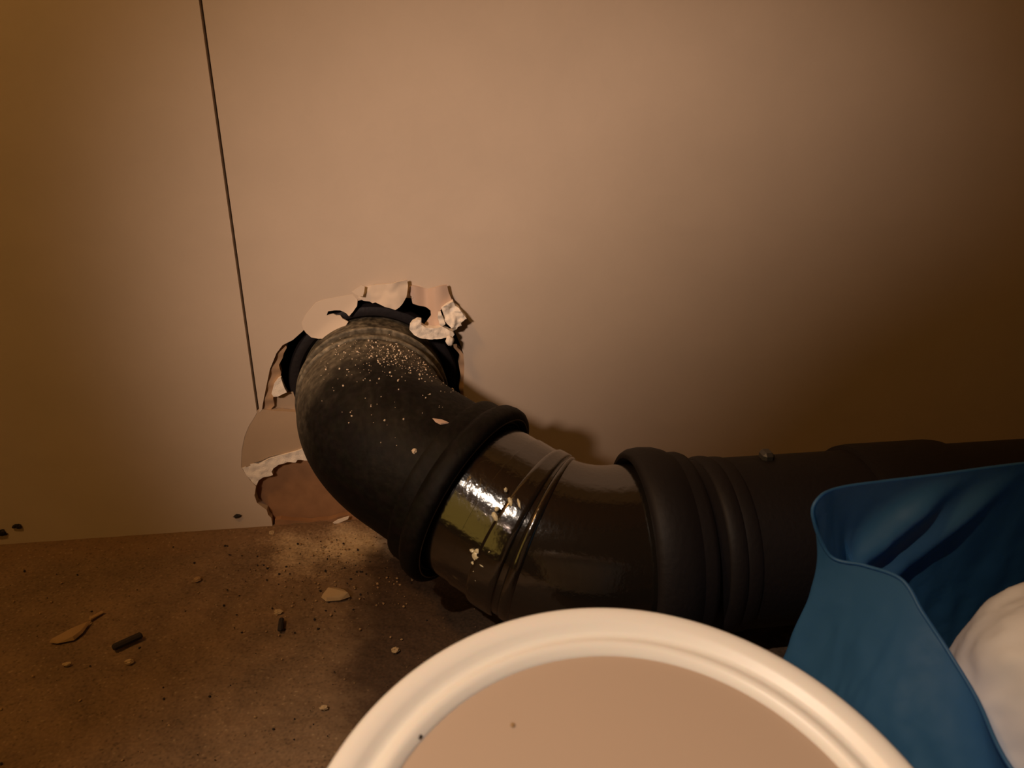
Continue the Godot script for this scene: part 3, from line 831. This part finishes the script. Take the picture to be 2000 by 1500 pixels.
func blue_sack() -> void:
	var t := thing("blue_sack", "open blue plastic sack standing beside the tub, in front of the floor pipe", "sack")
	var rim := [Vector3(0.2008, 0.1295, 0.2680), Vector3(0.1914, 0.1494, 0.2620), Vector3(0.1954, 0.1580, 0.2580), Vector3(0.2094, 0.1590, 0.2520), Vector3(0.2328, 0.1598, 0.2500), Vector3(0.2609, 0.1614, 0.2500), Vector3(0.3123, 0.1650, 0.2500), Vector3(0.3658, 0.1660, 0.2500), Vector3(0.3778, 0.1808, 0.3000), Vector3(0.3209, 0.1554, 0.3600), Vector3(0.2694, 0.1090, 0.4000), Vector3(0.2347, 0.0931, 0.4000), Vector3(0.2228, 0.1037, 0.3750), Vector3(0.2292, 0.1087, 0.3450), Vector3(0.2279, 0.1166, 0.3250), Vector3(0.2234, 0.1263, 0.3100), Vector3(0.2205, 0.1341, 0.2960), Vector3(0.2123, 0.1312, 0.2800)]
	var base := [Vector3(0.172, 0.001, 0.265), Vector3(0.250, 0.001, 0.259), Vector3(0.262, 0.001, 0.252), Vector3(0.268, 0.001, 0.248), Vector3(0.272, 0.001, 0.247), Vector3(0.285, 0.001, 0.247), Vector3(0.35, 0.001, 0.247), Vector3(0.42, 0.001, 0.252), Vector3(0.50, 0.001, 0.30), Vector3(0.50, 0.001, 0.38), Vector3(0.46, 0.001, 0.45), Vector3(0.36, 0.001, 0.47), Vector3(0.28, 0.001, 0.455), Vector3(0.235, 0.001, 0.425), Vector3(0.207, 0.001, 0.385), Vector3(0.191, 0.001, 0.35), Vector3(0.181, 0.001, 0.315), Vector3(0.174, 0.001, 0.285)]
	var noise := FastNoiseLite.new()
	noise.frequency = 1.0
	noise.seed = 12
	noise.fractal_octaves = 3
	var nu := 400
	var nv := 110
	var mid := Vector3(0.30, 0, 0.32)
	var grid := []
	for layer in 2:
		for j in nv + 1:
			var w := float(j) / nv
			for i in nu:
				var u := float(i) / nu
				var top := spline(rim, true, u)
				var bot := spline(base, true, u)
				var p := bot.lerp(top, w)
				var out := Vector3(p.x - mid.x, 0, p.z - mid.z).normalized()
				var belly := smoothstep(0.10, 0.2, u) * smoothstep(0.97, 0.85, u)
				p += out * (0.006 * belly * sin(PI * w) + 0.0028 * noise.get_noise_3dv(p * Vector3(40, 12, 40)) * sin(PI * minf(w * 1.0, 0.98)))
				# two diagonal folds in the rear panel
				if u > 0.16 and u < 0.5:
					var a := p.x - 0.9 * (p.y - 0.13)
					p.z += 0.010 * exp(-pow((a - 0.243) / 0.011, 2.0)) * smoothstep(1.0, 0.86, w) + 0.008 * exp(-pow((a - 0.278) / 0.010, 2.0)) * smoothstep(1.0, 0.8, w)
				if layer == 1:
					p -= out * 0.0012
				grid.append(p)
	var st := SurfaceTool.new()
	st.begin(Mesh.PRIMITIVE_TRIANGLES)
	var per := nu * (nv + 1)
	for layer in 2:
		st.set_smooth_group(1 + layer)
		for j in nv:
			for i in nu:
				var a := layer * per + j * nu + i
				var b := layer * per + j * nu + (i + 1) % nu
				var c := a + nu
				var d := b + nu
				var order := [a, c, b, b, c, d] if layer == 0 else [a, b, c, b, d, c]
				for q in order:
					st.add_vertex(grid[q])
	st.generate_normals()
	obj("film", st.commit(), M.sack, t)
	# rolled hem along the mouth
	var hem := SurfaceTool.new()
	hem.begin(Mesh.PRIMITIVE_TRIANGLES)
	hem.set_smooth_group(1)
	var k := 10
	for i in nu:
		for s in k:
			var q := []
			for c in [[i, s], [i + 1, s], [i + 1, s + 1], [i, s + 1]]:
				var u := float(c[0] % nu) / nu
				var p: Vector3 = grid[nv * nu + c[0] % nu]
				var dir := (spline(rim, true, fposmod(u + 0.002, 1.0)) - spline(rim, true, fposmod(u - 0.002, 1.0))).normalized()
				var x := dir.cross(Vector3.UP).normalized()
				var y := x.cross(dir)
				var an: float = TAU * (c[1] % k) / k
				q.append(p + (x * cos(an) + y * sin(an)) * 0.0009)
			for z in [0, 2, 1, 0, 3, 2]:
				hem.add_vertex(q[z])
	hem.generate_normals()
	obj("hem", hem.commit(), M.sack, t)
	# the white bundle in it
	var n2 := FastNoiseLite.new()
	n2.seed = 40
	n2.frequency = 1.0
	n2.fractal_octaves = 3
	var wst := SurfaceTool.new()
	wst.begin(Mesh.PRIMITIVE_TRIANGLES)
	wst.set_smooth_group(1)
	var rings := 70
	var pt := func(i: int, j: int) -> Vector3:
		var a := PI * i / rings
		var b := TAU * (j % (2 * rings)) / (2 * rings)
		var d := Vector3(sin(a) * cos(b), cos(a), sin(a) * sin(b))
		var f := 1.0 + 0.06 * n2.get_noise_3dv(d * 1.6) + 0.012 * absf(n2.get_noise_3dv(d * Vector3(7, 2.5, 7)))
		return d * Vector3(0.072, 0.078, 0.058) * f
	for i in rings:
		for j in 2 * rings:
			var q := [pt.call(i, j), pt.call(i, j + 1), pt.call(i + 1, j + 1), pt.call(i + 1, j)]
			for z in [0, 1, 2, 0, 2, 3]:
				wst.add_vertex(q[z])
	wst.generate_normals()
	var o := obj("white_bundle", wst.commit(), M.white)
	o.position = Vector3(0.3094, 0.0745, 0.3350)
	tag(o, "soft white bundle stuffed into the open blue sack", "bundle")

# ------------------------------------------------------------------ small things
func rest(called: String, mesh: Mesh, mat: Material, at: Vector3, label: String, category: String, turn := 0.0, group := "") -> MeshInstance3D:
	var o := obj(called, mesh, mat)
	o.position = at
	o.rotation.y = turn
	tag(o, label, category, group)
	return o

func on_pipe(called: String, mesh: Mesh, mat: Material, at: Vector3, n: Vector3, label: String, category: String, spin := 0.0, group := "") -> MeshInstance3D:
	var o := obj(called, mesh, mat)
	var x := n.cross(Vector3.FORWARD).normalized()
	o.basis = Basis(x, n, x.cross(n)).rotated(n, spin)
	o.position = at
	tag(o, label, category, group)
	return o

func chip(pts: Array, h: float) -> ArrayMesh:
	var all := []
	for i in pts.size():
		var p: Vector2 = pts[i]
		all.append(Vector3(p.x, 0.0, p.y))
		all.append(Vector3(p.x * 0.86, h * (0.7 + 0.3 * sin(i * 2.1)), p.y * 0.86))
	return hull(all)

func debris() -> void:
	var wide := chip([Vector2(-0.010, 0.001), Vector2(-0.006, -0.006), Vector2(0.001, -0.008), Vector2(0.007, -0.003), Vector2(0.011, 0.003), Vector2(0.004, 0.006), Vector2(-0.006, 0.006)], 0.004)
	rest("plaster_chip", wide, M.grain, Vector3(-0.0697, 0.0000, 0.0983), "thick yellowish plaster chip on the floor below the elbow socket", "plaster chip")
	var thin := chip([Vector2(-0.010, 0.008), Vector2(0.001, -0.002), Vector2(0.010, -0.011), Vector2(0.009, 0.001), Vector2(0.006, 0.008), Vector2(-0.004, 0.010)], 0.0025)
	rest("plaster_chip", thin, M.flake, Vector3(-0.2463, 0.0000, 0.1159), "pointed plaster flake on the floor left of the dark stick", "plaster chip")
	rest("dark_stick", box(Vector3(0.019, 0.004, 0.005), Vector3(0, 0.002, 0), 0.0012), M.soot, Vector3(-0.2033, 0.0000, 0.1320), "longer black stick lying slantwise on the concrete floor", "stick", 0.62)
	rest("dark_stick", box(Vector3(0.0035, 0.003, 0.013), Vector3(0, 0.0015, 0), 0.001), M.soot, Vector3(-0.1041, 0.0000, 0.1273), "short black stick on the floor below a white crumb", "stick", 0.05)
	rest("plaster_crumb", lump(Vector3(0.0030, 0.0015, 0.0022), 8, 0.3, 7), M.grain, Vector3(-0.1085, 0.0000, 0.1116), "white plaster crumb at the upper end of the short black stick", "crumb")
	rest("plaster_crumb", lump(Vector3(0.0030, 0.0016, 0.0020), 9, 0.3, 7), M.grain, Vector3(-0.1968, 0.0000, 0.1496), "white plaster crumb just below the long black stick", "crumb")
	rest("plaster_crumb", lump(Vector3(0.0028, 0.0013, 0.0016), 10, 0.3, 7), M.grain, Vector3(-0.2362, 0.0000, 0.1469), "pale crumb on the floor below the pointed plaster flake", "crumb")
	rest("plaster_crumb", chip([Vector2(-0.004, 0.003), Vector2(0.003, -0.004), Vector2(0.005, -0.003), Vector2(-0.002, 0.005)], 0.0012), M.flake, Vector3(-0.2349, 0.0000, 0.0993), "thin pale sliver on the floor above the pointed plaster flake", "crumb")
	rest("plaster_crumb", lump(Vector3(0.0028, 0.0014, 0.0028), 13, 0.3, 7), M.flake, Vector3(-0.1742, 0.0000, 0.0654), "brownish crumb on the floor midway between wall and sticks", "crumb")
	rest("plaster_crumb", lump(Vector3(0.0022, 0.0020, 0.0020), 14, 0.3, 7), M.grain, Vector3(-0.1284, 0.0000, 0.0093), "white crumb against the wall at the foot of the board seam", "crumb")
	rest("plaster_crumb", lump(Vector3(0.0026, 0.0016, 0.0022), 15, 0.3, 7), M.grain, Vector3(-0.0256, 0.0000, 0.1611), "pale crumb on the floor beside the rim of the lid", "crumb")
	rest("plaster_crumb", lump(Vector3(0.0026, 0.0012, 0.0018), 16, 0.3, 7), M.grain, Vector3(-0.0680, 0.0000, 0.2052), "pale crumb on the floor nearest the tub", "crumb")
	# on the first bend
	on_pipe("paint_flake", chip([Vector2(-0.0050, -0.002), Vector2(0.001, -0.0022), Vector2(0.0035, 0.0002), Vector2(0.0050, 0.0040), Vector2(-0.001, 0.0012)], 0.0009), M.paper_back, Vector3(0.0116, 0.1494, 0.1277), Vector3(0.0560, 0.9098, 0.4112), "pinkish triangular paper flake lying on the dusty elbow", "flake", 0.2)
	on_pipe("plaster_crumb", lump(Vector3(0.0016, 0.0013, 0.0016), 31, 0.25, 7), M.crumb, Vector3(-0.0062, 0.1373, 0.1421), Vector3(-0.2496, 0.6825, 0.6869), "round white crumb alone on the dark side of the dusty elbow", "crumb")
	on_pipe("plaster_crumb", lump(Vector3(0.0032, 0.0012, 0.0014), 32, 0.25, 7), M.crumb, Vector3(0.0328, 0.1486, 0.1146), Vector3(0.3230, 0.9428, 0.0823), "white crumb in the crook of the elbow by its socket", "crumb", 0.4)
	crumbs_on_elbow()
	grit_on_floor()
	# pale blobs that paint the lamp glints on the second bend
	for d in [[Vector3(0.0468, 0.1253, 0.1756), Vector3(-0.1439, 0.7841, 0.6038), Vector3(0.0011, 0.0015, 0.0014), 61, "tiny painted glint, topmost on the wetted elbow"], [Vector3(0.0488, 0.1207, 0.1817), Vector3(-0.1938, 0.7394, 0.6448), Vector3(0.0014, 0.0015, 0.0030), 62, "long slanting painted glint of the upper cluster"], [Vector3(0.0408, 0.1170, 0.1827), Vector3(-0.2766, 0.6521, 0.7058), Vector3(0.0017, 0.0015, 0.0014), 63, "small painted glint left in the upper cluster"], [Vector3(0.0393, 0.1135, 0.1852), Vector3(-0.3214, 0.5973, 0.7348), Vector3(0.0016, 0.0015, 0.0030), 64, "upright painted glint at the lower end of the upper cluster"], [Vector3(0.0537, 0.1202, 0.1838), Vector3(-0.1747, 0.7572, 0.6294), Vector3(0.0009, 0.0015, 0.0032), 65, "thin streak of a painted glint, rightmost on the wetted elbow"], [Vector3(0.0255, 0.0921, 0.1872), Vector3(-0.5391, 0.2154, 0.8142), Vector3(0.0011, 0.0015, 0.0018), 66, "small painted glint at the upper left of the lower cluster"], [Vector3(0.0277, 0.0894, 0.1894), Vector3(-0.5499, 0.1881, 0.8138), Vector3(0.0025, 0.0015, 0.0032), 67, "biggest painted glint of the lower cluster"], [Vector3(0.0284, 0.0927, 0.1890), Vector3(-0.5278, 0.2424, 0.8140), Vector3(0.0015, 0.0015, 0.0018), 68, "small painted glint touching the biggest one from above"], [Vector3(0.0307, 0.0854, 0.1923), Vector3(-0.5659, 0.1450, 0.8116), Vector3(0.0010, 0.0015, 0.0025), 69, "thin painted glint right of the biggest one"], [Vector3(0.0261, 0.0846, 0.1891), Vector3(-0.5800, 0.1039, 0.8080), Vector3(0.0010, 0.0015, 0.0018), 70, "faint painted glint below the biggest one"], [Vector3(0.0273, 0.0736, 0.1903), Vector3(-0.6256, -0.0648, 0.7775), Vector3(0.0011, 0.0015, 0.0011), 71, "round painted glint, lowest of all on the wetted elbow"], [Vector3(0.0262, 0.0799, 0.1897), Vector3(-0.6025, 0.0295, 0.7976), Vector3(0.0008, 0.0015, 0.0008), 72, "tiniest round painted glint under the lower cluster"], [Vector3(0.0353, 0.0946, 0.1927), Vector3(-0.4951, 0.3145, 0.8099), Vector3(0.0009, 0.0015, 0.0009), 73, "tiny painted glint by itself at the groove of the elbow"]]:
		on_pipe("glint_blob", lump(d[2], d[3], 0.18, 10, false), M.painted_glint, d[0], d[1], d[4], "painted_glint", 0.0, "painted glints on the wetted elbow")
	var lid_up := Basis(Vector3.RIGHT, deg_to_rad(11.0)) * Vector3.UP
	on_pipe("dirt_speck", lump(Vector3(0.0012, 0.0008, 0.0014), 51, 0.3, 7), M.soot, Vector3(-0.0065, 0.1466, 0.3706), lid_up, "dark speck of dirt on the left of the cream lid", "speck")
	on_pipe("dirt_speck", lump(Vector3(0.0008, 0.0004, 0.0008), 52, 0.3, 7), M.flake, Vector3(0.0258, 0.1467, 0.3702), lid_up, "faint brown speck near the middle of the cream lid", "speck")

func crumbs_on_elbow() -> void:
	var p0 := Vector3(-0.037, 0.1214, 0.0)
	var ka := Vector3(-0.037, 0.118, 0.07)
	var kb := Vector3(0.085, 0.068, 0.164)
	var e := Path.new(p0 - (ka - p0).normalized() * 0.03, ka, kb, 0.075)
	var mm := MultiMesh.new()
	mm.transform_format = MultiMesh.TRANSFORM_3D
	mm.mesh = lump(Vector3.ONE, 3, 0.3, 4)
	var list := []
	while list.size() < 420:
		var s := rng.randfn(0.086, 0.017)
		var a := rng.randfn(0.15, 0.33)
		if list.size() > 300:
			s = rng.randf_range(0.035, 0.15)
			a = rng.randf_range(-0.9, 1.0)
		if s < 0.034 or s > 0.16:
			continue
		var f := e.at(s)
		var up: Vector3 = (Vector3.UP - f[1] * f[1].dot(Vector3.UP)).normalized()
		var x: Vector3 = f[1].cross(up)
		var n: Vector3 = up * cos(a) + x * -sin(a)
		var r := 0.00022 + 0.00055 * pow(rng.randf(), 3.0)
		list.append(Transform3D(Basis.from_euler(Vector3(rng.randf() * TAU, rng.randf() * TAU, 0)).scaled(Vector3(r, r, r)), f[0] + n * (0.0551 + r * 0.3)))
	mm.instance_count = list.size()
	for i in list.size():
		mm.set_instance_transform(i, list[i])
	var o := MultiMeshInstance3D.new()
	o.name = "plaster_dust"
	o.multimesh = mm
	o.material_override = M.crumb
	add_child(o)
	o.set_meta("kind", "stuff")
	tag(o, "white plaster dust sprinkled on the top of the dusty elbow", "dust")

func grit_on_floor() -> void:
	for kind in 2:
		var mm := MultiMesh.new()
		mm.transform_format = MultiMesh.TRANSFORM_3D
		mm.mesh = lump(Vector3.ONE, 5 + kind, 0.35, 4)
		var count := 800 if kind == 0 else 700
		mm.instance_count = count
		for i in count:
			var x := rng.randf_range(-0.34, 0.2)
			var z := rng.randf_range(0.01, 0.36)
			if i % 2 == 0:
				x = rng.randfn(-0.075, 0.04)
				z = absf(rng.randfn(0.05, 0.04)) + 0.006
			var r := 0.00025 + 0.0007 * pow(rng.randf(), 5.0)
			mm.set_instance_transform(i, Transform3D(Basis.from_euler(Vector3(0, rng.randf() * TAU, 0)).scaled(Vector3(r, r * 0.7, r * rng.randf_range(0.6, 1.5))), Vector3(x, -0.0012, z)))
		var o := MultiMeshInstance3D.new()
		o.name = "pale_grit" if kind == 0 else "dark_grit"
		o.multimesh = mm
		o.material_override = M.flake if kind == 0 else M.soot
		add_child(o)
		o.set_meta("kind", "stuff")
		tag(o, "pale plaster grit strewn over the concrete floor" if kind == 0 else "dark grit strewn over the concrete floor", "grit")
